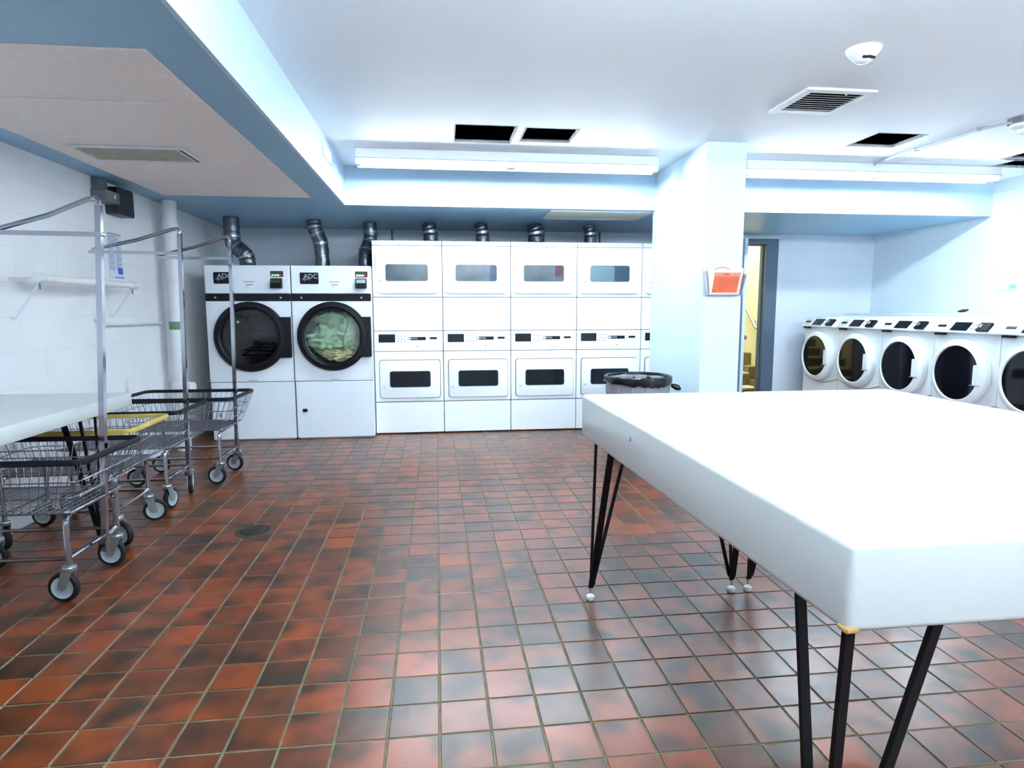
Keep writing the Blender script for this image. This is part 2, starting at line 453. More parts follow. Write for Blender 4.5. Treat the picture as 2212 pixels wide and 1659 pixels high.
pl.box(XB, XR, YS, YS + .02, ZC + .022, ZC + .3); pl.box(XB, XR, YF - .02, YF, ZC + .022, ZC + .3)
pl.build('plenum_side', 'dark', ceiling, smooth=False)
for hx0, hx1, hy0, hy1 in holes:      # ragged plasterboard edges
    q = MB()
    def edge(p0, p1, n=14):
        p0, p1 = Vector(p0), Vector(p1); s_ = p0
        for k in range(n):
            a = p0.lerp(p1, k / n); b = p0.lerp(p1, (k + 1) / n); w = random.uniform(.002, .008)
            q.box(min(a.x, b.x) - w, max(a.x, b.x) + w, min(a.y, b.y) - w, max(a.y, b.y) + w, ZC - .001, ZC + .021)
    edge((hx0, hy0, 0), (hx1, hy0, 0)); edge((hx0, hy1, 0), (hx1, hy1, 0)); edge((hx0, hy0, 0), (hx0, hy1, 0)); edge((hx1, hy0, 0), (hx1, hy1, 0))
    q.build('hole_edge', 'lip', ceiling, smooth=False)
MB().box(4.93, 5.66, 2.685, 2.712, ZC + .0, ZC + .035).build('ceiling_channel', 'zinc', ceiling, smooth=False)
# soffits: along the left wall (with a bay of acoustic panels) and over the machines
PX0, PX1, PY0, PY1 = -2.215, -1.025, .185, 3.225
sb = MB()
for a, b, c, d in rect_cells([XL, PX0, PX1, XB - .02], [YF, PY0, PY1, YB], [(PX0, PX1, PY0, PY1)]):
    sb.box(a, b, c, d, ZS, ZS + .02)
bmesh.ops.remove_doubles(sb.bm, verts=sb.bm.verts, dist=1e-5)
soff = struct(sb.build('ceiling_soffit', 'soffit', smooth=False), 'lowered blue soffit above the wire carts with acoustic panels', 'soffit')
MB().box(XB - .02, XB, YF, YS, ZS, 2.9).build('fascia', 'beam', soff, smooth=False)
for k in range(5):
    p = (PY1 - PY0) / 5
    a = MB().box(PX0 + .003, PX1 - .003, PY0 + p * k + .008, PY0 + p * (k + 1) - .008, ZS - .004 - .002 * (k % 2), ZS + .012, .003)
    a.build('ceiling_panel', 'acoustic', soff, smooth=False)
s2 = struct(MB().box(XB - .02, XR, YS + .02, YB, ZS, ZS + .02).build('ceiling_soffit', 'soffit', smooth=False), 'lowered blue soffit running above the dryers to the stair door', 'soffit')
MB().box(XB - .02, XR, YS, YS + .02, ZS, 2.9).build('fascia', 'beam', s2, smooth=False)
# linear diffuser in the acoustic bay
v = empty('ceiling_vent', (-1.76, 1.77, ZS - .006), 'pale slotted air grille set in the acoustic panels above the carts', 'vent')
q = MB(); q.box(-.29, .29, -.145, .145, -.006, -.001); q.frame(-.31, .31, -.165, .165, .02, -.012, 0)
q.build('frame', 'vent', v)
q = MB()
for k in range(14): y = -.13 + .02 * k; q.hexa([(-.28, y, -.014), (.26, y, -.014), (.26, y + .012, -.007), (-.28, y + .012, -.007), (-.28, y, -.012), (.26, y, -.012), (.26, y + .012, -.005), (-.28, y + .012, -.005)])
q.build('louvre', 'lens', v)
MB().box(.292, .304, -.15, .14, -.0135, -.011).build('gap', 'black', v)
# flat lens panel in rear soffit
v = empty('ceiling_light_panel', (1.61, 3.91, ZS), 'flat beige lens panel in the soffit beside the column', 'light panel')
q = MB(); q.frame(-.5, .5, -.26, .26, .025, -.012, 0)
q.build('frame', 'vent', v); MB().box(-.475, .475, -.235, .235, -.006, -.002).build('lens', 'lens', v)

# column
cm = MB().box(2.114, 2.438, 2.435, 3.64, 0, ZC + .01)
struct(cm.build('wall_column', 'column', smooth=False), 'square white column stub between the dryers and the doorway', 'column')
# ledge behind washers
struct(MB().box(5.32, XR, -1.0, YB, 0, 1.212, .006).build('wall_ledge', 'wall_right', smooth=False), 'low white ledge wall behind the washers', 'ledge')

# ------------------------------------------------------------------ doorway and stairwell
df = struct(bpy.data.objects.new('door_1', None), 'slate grey steel door frame opening to the stairs', 'door'); COL.objects.link(df); df.location = (0, 0, 0)
q = MB()
for a, b in ((3.30, 3.44), (4.205, 4.365)):
    q.box(a, b, YB - .02, YB + .14, 0, 2.085)
q.box(3.30, 4.365, YB - .02, YB + .14, 2.085, 2.15)
q.box(3.44, 3.458, YB + .05, YB + .11, 0, 2.07); q.box(4.187, 4.205, YB + .05, YB + .11, 0, 2.07); q.box(3.44, 4.205, YB + .05, YB + .11, 2.07, 2.085)
q.build('door_frame', 'doorframe', df, smooth=False)
MB().box(3.29, 4.37, YB - .03, YB, 2.152, 2.175).build('frame_cap', 'paper', df, smooth=False)
lf = MB().box(3.475, 3.515, 4.43, 5.27, .01, 2.06, .003).build('door_leaf', 'doorleaf', df)
MB().lathe([(0, -.06), (.022, -.055), (.026, -.04), (.012, -.025), (.012, 0), (.03, .0)], (3.475, 4.50, .935), 'x', 16).lathe([(.03, 0), (.012, 0), (.012, .025), (.026, .04), (.022, .055), (0, .06)], (3.515, 4.50, .935), 'x', 16).build('door_knob', 'chrome', lf)
# stairwell shell
sw = MB()
SX0, SX1, SY0, SY1 = 3.0, 4.62, YB + .15, 9.3
sw.box(SX1, SX1 + .1, SY0, SY1, -.05, 4.2); sw.box(SX0 - .1, SX0, SY0, SY1, -.05, 4.2); sw.box(SX0, SX1, SY1, SY1 + .1, -.05, 4.2)
sw.box(SX0 - .1, SX1 + .1, SY0, SY1 + .1, 4.2, 4.25); sw.box(SX0, SX1, SY0 - .02, SY0, 3.0, 4.2)
struct(sw.build('wall_stairwell', 'stairwall', smooth=False), 'cream walls of the stairwell seen through the doorway', 'wall')
st = empty('staircase', (0, 0, 0), 'brown stairs rising behind the open doorway', 'stairs')
for k in range(11):
    z = .18 * (k + 1); y = 5.78 + .28 * k
    MB().box(SX0 + .02, 4.44, y, y + .28, z - .18 if k else 0, z - .025).build('riser', 'riser', st, smooth=False)
    MB().box(SX0 + .02, 4.44, y - .02, y + .29, z - .025, z, .004).build('tread', 'tread', st)
    MB().box(4.44, SX1 - .001, y, y + .28, 0, z + .08).build('stringer_step', 'riser', st, smooth=False)
hr = empty('handrail', (4.58, 6.1, 1.0), 'grey round handrail on the cream stairwell wall', 'handrail')
MB().tube([(-.03, -.05, -.02), (-.04, 0, 0), (-.04, .58, .53), (-.04, 2.4, 2.15)], .022, 8).build('rail', 'rail', hr)
for y in (.15, 1.4): MB().tube([(.04, y, y * .9 - .05), (-.04, y, y * .9 - .05), (-.04, y, y * .9)], .009, 6).build('bracket', 'rail', hr)
sl = empty('stair_lamp', (3.8, 6.3, 4.05), 'lamp lighting the stairwell from above', 'lamp')
MB().box(-.3, .3, -.15, .15, .0, .12, .02).build('lamp_body', 'fixture', sl)
ld = bpy.data.lights.new('stair_light', 'AREA'); ld.energy = STAIR_POWER; ld.size = .6; ld.color = (1, .97, .84)
lo = bpy.data.objects.new('stair_light', ld); COL.objects.link(lo); lo.parent = sl; lo.location = (0, 0, -.02)

# ------------------------------------------------------------------ fluorescent strip fixtures
def fixture(x0, x1, y, name_label, tube='tube', refl=True):
    f = empty('fluorescent_fixture', ((x0 + x1) / 2, y, ZC - .0015), name_label, 'ceiling light', 'fluorescent strip fixtures')
    L = (x1 - x0) / 2
    MB().box(-L, L, -.05, .05, -.075, 0, .006).build('housing', 'fixture', f)
    if refl:
        q = MB(); q.hexa([(-L, .045, -.075), (L, .045, -.075), (L, .125, -.118), (-L, .125, -.118), (-L, .045, -.07), (L, .045, -.07), (L, .127, -.113), (-L, .127, -.113)])
        q.build('reflector_wing', 'fixture', f)
    if not refl: q = MB(); q.box(-L, L, -.052, -.05, -.07, -.01)
    else: q = MB(); q.hexa([(-L, -.045, -.075), (L, -.045, -.075), (L, -.075, -.088), (-L, -.075, -.088), (-L, -.045, -.071), (L, -.045, -.071), (L, -.077, -.084), (-L, -.077, -.084)])
    q.build('reflector_wing', 'fixture', f)
    for s_ in (-1, 1):
        a, b = (-L + .05, -.045) if s_ < 0 else (.045, L - .05)
        MB().tube([(a, 0, -.105), (b, 0, -.105)], .019, 12).build('lamp_tube', tube, f)
    for xx in (-L + .02, 0, L - .02):
        w = .04 if xx == 0 else .022
        MB().rrect(xx - w, xx + w, -.125, -.07, .012, -.03, .03).build('lamp_holder', 'fixture_end', f)
    return f
fixture(-.62, 1.90, 2.96, 'long fluorescent strip light between the soffit corner and the column')
fixture(2.70, 5.15, 2.98, 'long fluorescent strip light on the washer side of the column')
fixture(-.62, 1.90, -.75, 'fluorescent strip light on the ceiling over the near end of the carts', 'tube_rear', False)
fixture(2.70, 5.15, -.75, 'fluorescent strip light on the ceiling over the near washers', 'tube_rear', False)

fixture(-.62, 1.90, -3.4, 'unseen added fluorescent strip light on the ceiling at the near end, carts side', 'tube_rear', False)  # unseen row, added to brighten the left wall and table ends
fixture(2.70, 5.15, -3.4, 'unseen added fluorescent strip light on the ceiling at the near end, washer side', 'tube_rear', False)

# ceiling fittings
v = empty('ceiling_vent', (2.41, 1.45, ZC), 'square white louvred exhaust vent in the ceiling near the smoke detector', 'vent')
q = MB()
q.frame(-.22, .22, -.22, .22, .05, -.014, 0)
q.build('frame', 'vent', v)
MB().box(-.17, .17, -.17, .17, -.002, -.0005).build('backing', 'black', v, smooth=False)
for k in range(9):
    y = -.165 + .037 * k
    MB().hexa([(-.17, y, -.013), (.17, y, -.013), (.17, y + .02, -.006), (-.17, y + .02, -.006), (-.17, y, -.011), (.17, y, -.011), (.17, y + .02, -.004), (-.17, y + .02, -.004)]).build('slat', 'vent', v)
MB().lathe([(0, -.018), (.006, -.017), (.006, -.012)], (.06, -.16, 0), 'z', 10).build('screw', 'whiteplastic', v)
v = empty('smoke_detector', (2.15, .70, ZC), 'round white smoke detector with dark slots on the ceiling', 'smoke detector')
MB().lathe([(.082, 0), (.080, -.012), (.062, -.035), (.040, -.058), (.030, -.066), (0, -.068)], (0, 0, 0), 'z', 32).build('body', 'whiteplastic', v)
q = MB()
for a in (-2.2, -1.7, -1.25): q.rrect(-.012, .012, -.004, .004, .003, -.01, .01, 'y')
q = MB()
for a in (-115, -88, -60):
    t = math.radians(a); p = Vector((math.cos(t) * .046, math.sin(t) * .046, -.052)); q.box(p.x - .011, p.x + .011, p.y - .006, p.y + .004, p.z - .006, p.z + .004)
q.build('slot', 'black', v)
v = empty('junction_box', (3.99, 1.62, ZC), 'grey ceiling junction box carrying a white detector', 'junction box')
MB().rrect(-.06, .06, -.06, .06, .012, -.04, 0, 'z').build('box', 'greybox', v)
MB().lathe([(.075, -.04), (.078, -.062), (.055, -.072), (.03, -.074), (.026, -.10), (0, -.105)], (.012, 0, 0), 'z', 24).build('detector_head', 'whiteplastic', v)
c = empty('conduit', (3.86, 2.895, ZC), 'thin grey conduit crossing the ceiling to the junction box', 'conduit')
MB().tube([(0, 0, -.03), (0, -.02, -.014), (.02, -.55, -.012), (.045, -1.05, -.012), (.062, -1.18, -.02), (.075, -1.265, -.026)], .010, 8).build('pipe', 'conduit', c)
for y in (-.45, -1.02): MB().box(.015 - y * .02 - .022, .015 - y * .02 + .022, y - .012, y + .012, -.026, 0, .002).build('strap', 'conduit', c)
# access panel on fascia
v = empty('access_plate', (XB, 2.68, 2.435), 'small cream cover plate on the side of the left soffit', 'cover plate')
MB().box(0, .008, -.19, .19, -.045, .05, .002).build('plate', 'lens', v)
MB().box(0, .012, -.195, -.185, -.05, .055).build('trim', 'vent', v)

# ------------------------------------------------------------------ stacked dryers
def stack_dryer():
    W, D, H = .683, .78, 1.94
    t = empty('stacked_dryer', (0, 0, 0), '', 'dryer', 'white stacked dryers')
    q = MB(); q.box(.003, W - .003, .004, D, .012, 1.893); q.build('cabinet', 'seam', t, smooth=False)
    MB().box(0, W, -.004, D, 1.893, H, .004).build('top_cap', 'greycap', t)
    for a, b in ((.012, .326), (.334, .842), (1.053, 1.382), (1.389, 1.890)):
        MB().box(.0, W, 0, .02, a, b, .003).build('front_panel', 'enamel', t)
    cp = MB().box(0, W, -.004, .02, .847, 1.047, .003).build('control_panel', 'enamel', t)
    MB().box(.043, .207, -.008, 0, .935, 1.017, .002).build('display', 'glass_lo', cp)
    q = MB()
    for i in range(3):
        for zz in (.998, .943): q.box(.232 + .032 * i, .244 + .032 * i, -.007, -.003, zz - .005, zz + .005)
    q.box(.228, .306, -.006, -.003, .969, .973); q.build('button', 'ink', cp)
    s = MB().box(.331, .511, -.007, -.003, .957, .989).build('name_strip', 'blackband', cp)
    MB().box(.334, .360, -.0085, -.006, .960, .986).build('logo_square', 'paper', s)
    text_mesh('M', .022, 'letter', 'black', s, (.347, -.009, .973), (PI / 2, 0, 0))
    text_mesh('MAYTAG', .020, 'lettering', 'paper', s, (.395, -.0078, .973), (PI / 2, 0, 0), squeeze=.8)
    MB().box(.552, .624, -.010, -.003, .966, .986, .003).build('card_slot', 'black', cp)
    MB().lathe([(.0, -.012), (.007, -.011), (.008, -.004)], (.428, 0, .893), 'y', 14).build('lock', 'wheel', cp)
    q = MB()
    for k, w in enumerate((.09, .05, .06, .05)): q.box(.30 + .01 * (k % 2), .30 + w, -.0012, 0, .822 - .014 * k, .826 - .014 * k)
    q.build('printed_label', 'vent', t)
    q = MB(); q.box(.31, .335, -.0012, 0, 1.868, 1.873); q.box(.345, .375, -.0012, 0, 1.868, 1.873); q.build('printed_label', 'ink', t)
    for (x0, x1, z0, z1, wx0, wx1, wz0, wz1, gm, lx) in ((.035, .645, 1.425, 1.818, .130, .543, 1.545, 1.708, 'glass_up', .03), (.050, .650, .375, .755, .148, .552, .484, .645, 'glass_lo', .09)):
        MB().rrect(x0 - .006, x1 + .006, z0 - .006, z1 + .006, .03, -.003, .002).build('door_gasket', 'seam' if gm == 'glass_lo' else 'vent', t)
        d = MB().rrect(x0, x1, z0, z1, .026, -.022, .0, bevel=.004).build('door', 'enamel', t)
        w = MB().rrect(wx0 - .006, wx1 + .006, wz0 - .006, wz1 + .006, .026, -.0235, -.018).build('window_trim', 'greycap', d)
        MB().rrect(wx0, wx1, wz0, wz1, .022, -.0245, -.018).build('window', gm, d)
        MB().box(x0 + .028, x0 + .052, -.030, -.02, wz0 - .006, wz0 + .002, .002).build('door_pull', 'wheel', d)
    return t
X0S, PS = -.615, .6895
sd = stack_dryer(); cmap = childmap()
labs = ['white stacked dryer beside the black-banded round-door dryers, far left of its row', 'white stacked dryer second from the round-door dryers', 'white stacked dryer third from the round-door dryers, reddish load in upper window',
        'white stacked dryer behind the black-lined bin, two-tone upper window', 'white stacked dryer mostly hidden by the column']
sds = []
for k in range(5):
    o = sd if k == 0 else copy_tree(sd, cmap)
    o.location = (X0S + PS * k, 4.0, 0); o['label'] = labs[k]; sds.append(o)
# loads, and a teal sheen painted on the glass, in the upper windows
M['load_red'] = mat('reddish_load', (.06, .015, .03), .5); M['load_blue'] = mat('blue_load', (.015, .04, .08), .4); M['sheen_teal'] = mat('teal_glass_sheen', (.09, .16, .19), .3)
MB().rrect(.450, .541, 1.595, 1.704, .012, -.0256, -.0246).build('load_and_sheen_patch', 'load_red', sds[2])
MB().rrect(.385, .541, 1.548, 1.704, .014, -.0256, -.0246).build('load_and_sheen_patch', 'load_blue', sds[3])
MB().rrect(.132, .384, 1.548, 1.704, .014, -.0256, -.0246).build('load_and_sheen_patch', 'sheen_teal', sds[3])
MB().rrect(.475, .541, 1.548, 1.704, .010, -.0256, -.0246).build('load_and_sheen_patch', 'load_blue', sds[1])

# ------------------------------------------------------------------ round-door dryers
def cloth_blob(name, m, parent, c, rx, ry, rz, seed, amp=.3, nu=56, nv=36):
    off = Vector((seed * 3.1, seed * 1.7, seed * .9)); q = MB()
    def f(u, v):
        a, b = u * 2 * PI, (v - .5) * PI
        d = Vector((math.cos(b) * math.cos(a), math.sin(b), math.cos(b) * math.sin(a)))
        w = noise.noise_vector(d * 1.3 + off)
        k = 1 + amp * (1 - 2 * abs(noise.noise(d * 2.2 + off + w * 1.2))) * .5 + amp * .28 * math.sin(9 * (d.x * math.cos(seed) + d.z * math.sin(seed)) + 5 * w.x + 3 * w.y) - amp * .25
        return (c[0] + rx * d.x * k, c[1] + ry * d.y * k, c[2] + rz * d.z * k)
    q.grid(nu, nv, f); bmesh.ops.remove_doubles(q.bm, verts=q.bm.verts, dist=1e-4)
    return q.build(name, m, parent)
def adc(loc, W, cx, label, tinted):
    t = empty('tumble_dryer', loc, label, 'dryer', 'white dryers with round black doors')
    D, H, cz, R = 1.05, 1.681, 1.007, .262
    q = MB(); q.box(0, .004, .02, D, .012, H - .004); q.box(W - .004, W, .02, D, .012, H - .004); q.box(0, W, D - .01, D, .012, H); q.box(0, W, .02, D, H - .008, H); q.box(.01, W - .01, .03, D, 0, .05)
    q.build('cabinet', 'enamel2', t, smooth=False)
    MB().box(0, W, 0, .025, 1.416, H, .006).build('header_panel', 'enamel2', t)
    b = MB().box(0, W, -.003, .02, 1.347, 1.413, .002).build('trim_band', 'blackband', t)
    q = MB()
    for xx in (.09, W - .09): q.lathe([(0, -.010), (.009, -.009), (.010, -.003)], (xx, 0, 1.378), 'y', 12)
    q.build('screw', 'zinc', b)
    MB().holeplate(0, W, .576, 1.344, cx, cz, .27, 0, .022).build('front_panel', 'enamel2', t)
    MB().box(.002, W - .002, .003, .025, .012, .570, .003).build('lower_panel', 'enamel2', t)
    MB().rrect(cx - .042, cx + .042, .584, .594, .004, -.006, .003).build('lint_pull', 'greycap', t)
    MB().lathe([(.275, .023), (.275, .55), (0, .56)], (cx, 0, cz), 'y', 40, caps=False).build('drum', 'drum', t)
    d = MB().lathe([(.268, .0), (.262, -.028), (.268, -.045), (.285, -.056), (.318, -.052), (.332, -.036), (.334, 0), (.29, .002), (.268, 0)], (cx, 0, cz), 'y', 64).build('door', 'black', t)
    MB().box(cx + .255, W - .004, -.05, -.001, .808, 1.194, .006).build('hinge_cover', 'black', d)
    MB().lathe([(0, -.030), (.15, -.027), (.262, -.018), (.262, -.013), (.15, -.022), (0, -.025)], (cx, 0, cz), 'y', 48).build('door_glass', 'pane_dark' if tinted else 'pane', d)
    if tinted:
        cloth_blob('laundry', 'dark_cloth', t, (cx + .01, .22, cz - .03), .23, .14, .2, 3)
        cloth_blob('laundry', 'grey_cloth', t, (cx + .03, .13, cz - .17), .085, .06, .035, 8)
        cloth_blob('laundry', 'yellow_cloth', t, (cx - .105, .12, cz - .205), .022, .03, .016, 5)
        MB().box(cx - .115, cx - .095, -.032, -.027, 1.14, 1.16).build('sticker', 'zinc', d)
    else:
        cloth_blob('laundry', 'green_cloth', t, (cx + .05, .17, cz + .04), .215, .14, .20, 11, .42)
        cloth_blob('laundry', 'green_cloth', t, (cx - .055, .11, cz - .045), .21, .11, .12, 21, .45)
        cloth_blob('laundry', 'green_cloth', t, (cx + .13, .10, cz + .02), .10, .09, .20, 31, .45)
        cloth_blob('laundry', 'green_cloth', t, (cx - .05, .12, cz + .165), .13, .08, .045, 41, .5)
        cloth_blob('laundry', 'beige_cloth', t, (cx + .03, .09, cz - .185), .16, .09, .06, 15, .5)
    # name plate
    n = MB().rrect(.083, .256, 1.508, 1.616, .010, -.004, .001).build('name_plate', 'blackband', t)
    text_mesh('ADC', .062, 'lettering', 'zinc', n, (.183, -.0052, 1.578), (PI / 2, 0, 0), bold=.0012)
    MB().prism([(.098, 1.552), (.135, 1.575), (.128, 1.560), (.190, 1.545), (.128, 1.545), (.135, 1.530)], -.0052, -.0038).build('emblem', 'greybox', n)
    kp = MB().rrect(.600, .716, 1.574, 1.628, .005, -.006, .001).build('keypad', 'black', t)
    MB().box(.607, .709, -.0072, -.005, 1.605, 1.623).build('display', 'lcd', kp)
    for k in range(4): MB().box(.607 + .026 * k, .630 + .026 * k, -.0078, -.005, 1.579, 1.599, .001).build('button', 'paper' if k < 3 else 'red', kp)
    cr = MB().hexa([(.604, -.062, 1.467), (.709, -.062, 1.467), (.709, .001, 1.467), (.604, .001, 1.467), (.606, -.040, 1.560), (.707, -.040, 1.560), (.707, .001, 1.560), (.606, .001, 1.560)], .004).build('card_reader', 'black', t)
    MB().hexa([(.614, -.060, 1.515), (.699, -.060, 1.515), (.699, -.05, 1.515), (.614, -.05, 1.515), (.614, -.0455, 1.551), (.699, -.0455, 1.551), (.699, -.036, 1.551), (.614, -.036, 1.551)]).build('reader_screen', 'lcd' if tinted else 'zinc', cr)
    lb = MB().rrect(.353, .456, 1.469, 1.530, .003, -.0012, .001).build('printed_label', 'paper', t)
    q = MB(); q.box(.353, .452, -.0022, -.0004, 1.524, 1.531); q.box(.372, .436, -.0022, -.0004, 1.494, 1.504); q.box(.36, .40, -.0022, -.0004, 1.478, 1.481); q.build('print', 'ink', lb)
    if tinted:
        l2 = MB().box(.052, .105, -.001, .004, .22, .30).build('notice_label', 'paper', t)
        MB().box(.062, .092, -.0025, 0, .235, .275).build('print', 'ink', l2)
    else:
        MB().box(.060, .103, -.012, .004, .272, .300, .002).build('panel_latch', 'black', t)
    for xx in (.012, W - .012):
        MB().lathe([(0, -.003), (.004, -.002), (.004, .001)], (xx, 0, 1.20), 'y', 8).lathe([(0, -.003), (.004, -.002), (.004, .001)], (xx, 0, .60), 'y', 8).build('screw', 'greybox', t)
adc((-2.150, 3.86, 0), .775, .395, 'large white dryer by the wall pipe with dark empty-looking round door', True)
adc((-1.364, 3.86, 0), .742, .374, 'large white dryer with green and beige laundry behind its round door', False)

# ------------------------------------------------------------------ exhaust ducts
def duct(path, r, label, bands=3):
    t = empty('exhaust_duct', path[0], label, 'duct', 'foil exhaust ducts above the dryers')
    p0 = Vector(path[0]); P = [Vector(p) - p0 for p in path]; fine = []
    for a, b in zip(P, P[1:]):
        for k in range(6): fine.append(a.lerp(b, k / 6))
    fine.append(P[-1])
    for _ in range(4): fine = [fine[0]] + [(fine[i - 1] + fine[i] * 2 + fine[i + 1]) / 4 for i in range(1, len(fine) - 1)] + [fine[-1]]
    rr = [r * (1 + .045 * math.sin(i * 2.4)) for i in range(len(fine))]
    MB().tube(fine, rr, 18).build('pipe', 'foil', t)
    for k in range(bands):
        i = int((k + 1) * (len(fine) - 2) / (bands + 1)); d = (fine[i + 1] - fine[i]).normalized() * .012
        MB().tube([fine[i] - d, fine[i] + d], r * 1.08, 18).build('clamp_band', 'zinc', t)
duct([(-2.06, 4.45, 2.2), (-2.06, 4.45, 2.02), (-2.055, 4.45, 1.93), (-1.93, 4.42, 1.83), (-1.91, 4.42, 1.78), (-1.91, 4.42, 1.688)], .078, 'silver exhaust duct with an S-bend at the corner by the wall pipe')
duct([(-1.27, 4.60, 2.2), (-1.26, 4.6, 2.1), (-1.20, 4.6, 1.98), (-1.19, 4.6, 1.688)], .075, 'silver wrapped duct rising from the dryer with green laundry')
duct([(-.70, 4.72, 2.2), (-.69, 4.72, 2.08), (-.71, 4.7, 1.97), (-.745, 4.62, 1.88), (-.745, 4.58, 1.70)], .072, 'silver duct dropping at the seam between round-door and stacked dryers')
for x, lb, rr in ((-.05, 'short silver duct above the first stacked dryer', .08), (.52, 'short silver duct above the second stacked dryer', .075), (1.12, 'short flared duct above the third stacked dryer', .092), (1.74, 'short silver duct above the fourth stacked dryer', .07)):
    duct([(x - .02, 4.66, 2.2), (x, 4.66, 2.13), (x + .01, 4.66, 2.06), (x, 4.66, 1.946)], rr, lb, 1)
for x, lb in ((-.50, 'thin dark conduit dropping behind the first stacked dryer'), (2.02, 'thin dark conduit on the wall strip near the column')):
    tag(MB().tube([(x, 5.285, 2.203), (x, 5.285, 1.2)], .011, 8).build('conduit', 'greybox'), lb, 'conduit')

# ------------------------------------------------------------------ front-loading washers (built facing -Y, then turned)
def washer():
    W, D = .680, .70
    t = empty('front_load_washer', (0, 0, 0), '', 'washer', 'row of white front-loading washers')
    n = 16; arc = [(W * k / n, .46 - .065 * math.sin(PI * k / n)) for k in range(n + 1)]
    MB().prism([(0, 1.05)] + arc + [(W, 1.05)], 0, D, 'y').build('cabinet', 'enamel', t, smooth=False)
    arc2 = [(x, z - .006) for x, z in arc]
    MB().prism([(0, .012)] + arc2 + [(W, .012)], .006, D, 'y').build('lower_panel', 'enamel', t, smooth=False)
    MB().box(.004, W - .004, .014, D - .01, .0, .47).build('inner_frame', 'seam', t, smooth=False)
    # console
    MB().prism([(-.055, 1.052), (-.058, 1.062), (.020, 1.150), (.03, 1.154), (.22, 1.176), (D, 1.182), (D, 1.045), (-.02, 1.045)], 0, W, 'x', bevel=.003).build('console', 'enamel', t)
    nrm = Vector((0, -(1.150 - 1.062), -(.078))).normalized()
    def on(u, f):   # point on sloped face: f 0..1 from bottom
        return Vector((u, -.058 + .078 * f, 1.062 + .088 * f))
    out = Vector((0, -.748, .663))
    def plate(name, u0, u1, f0, f1, h, m, parent):
        a = [on(u0, f0), on(u1, f0), on(u1, f1), on(u0, f1)]
        return MB().hexa([*(p for p in a), *(p + out * h for p in a)], .0015).build(name, m, parent)
    k = plate('card_plate', .030, .150, .12, .88, .003, 'greycap', t); plate('card_slot', .048, .138, .40, .62, .006, 'black', k)
    plate('display', .205, .385, .10, .92, .004, 'glass_dark', t)
    for i in range(3):
        for f in (.3, .7): plate('button', .408 + .022 * i, .418 + .022 * i, f - .06, f + .06, .004, 'greybox', t)
    k = plate('coin_box', .490, .600, .05, .80, .022, 'black', t); plate('coin_slot', .505, .53, .3, .6, .028, 'zinc', k)
    MB().box(.035, .15, -.05, -.02, 1.028, 1.046, .004).build('drawer_pull', 'black', t)
    # door
    cx, cz = .330, .705
    d = MB().lathe([(.292, .0), (.300, -.02), (.292, -.055), (.262, -.078), (.240, -.082), (.234, -.070), (.234, -.03), (.292, .0)], (cx, 0, cz), 'y', 56).build('door', 'enamel', t)
    MB().lathe([(0, -.074), (.16, -.074), (.236, -.070), (.236, -.04), (0, -.04)], (cx, 0, cz), 'y', 48).build('door_glass', 'glass_dark', d)
    MB().rrect(cx + .198, cx + .262, cz - .085, cz + .085, .012, -.092, -.05).build('door_handle', 'enamel', d)
    MB().box(cx + .175, cx + .262, -.094, -.086, cz - .092, cz - .085).build('handle_trim', 'zinc', d)
    q = MB(); q.box(.585, .65, -.0015, 0, .972, .978)
    for i in range(5): q.box(.60, .64, -.0015, 0, .955 - .014 * i, .958 - .014 * i)
    q.build('printed_label', 'vent', t)
    return t
wl = ['front-loading washer in the far corner by the doorway wall', 'front-loading washer second from the doorway wall', 'front-loading washer in the middle of the row, third from the doorway wall',
      'front-loading washer fourth from the doorway wall', 'nearest front-loading washer, cut off by the picture edge']
w0 = washer(); cmap = childmap()
for k in range(5):
    o = w0 if k == 0 else copy_tree(w0, cmap)
    o.rotation_euler = (0, 0, -PI / 2); o.location = (4.585, 4.955 - .686 * k, 0); o['label'] = wl[k]

# ------------------------------------------------------------------ folding tables
def hairpin(parent, foot, top_z, sx, sy, z0=.0, spread=((.025, -.035), (.035, .175), (.165, -.02)), widths=(.010, .026, .013)):
    """three flat bars meeting at a levelling foot; sx, sy point inward"""
    fx, fy = foot
    l = bpy.data.objects.new('leg', None); COL.objects.link(l); l.parent = parent; l.empty_display_size = .03
    b = Vector((fx, fy, .055 + z0))
    tops = [(Vector((fx + a * sx, fy + b_ * sy, top_z)), w, th) for (a, b_), w, th in zip(spread, widths, (.010, .009, .010))]
    for t_, w, th in tops:
        side = (1, .15, 0)
        off = (t_ - b); off.z = 0; s_ = b + off * .07
        s_.z = b.z + .02
        q = MB(); q.bar(s_, t_, w, th, side); q.bar(b, s_ + Vector((0, 0, .004)), w * .8, th, side); q.build('leg_bar', 'blackiron', l, smooth=False)
    MB().lathe([(.004, .06 + z0), (.004, .03 + z0)], (fx, fy, 0), 'z', 8).build('foot_stem', 'zinc', l)
    MB().lathe([(0, .024 + z0), (.010, .023 + z0), (.018, .017 + z0), (.018, .004 + z0), (.016, z0), (0, z0)], (fx, fy, 0), 'z', 16).build('foot_pad', 'whiteplastic', l)
    X_ = [fx + a * sx for a, _ in spread]; Y_ = [fy + b_ * sy for _, b_ in spread]
    MB().box(min(X_) - .012, max(X_) + .012, min(Y_) - .012, max(Y_) + .012, top_z - .004, top_z).build('mounting_plate', 'blackiron', l, smooth=False)
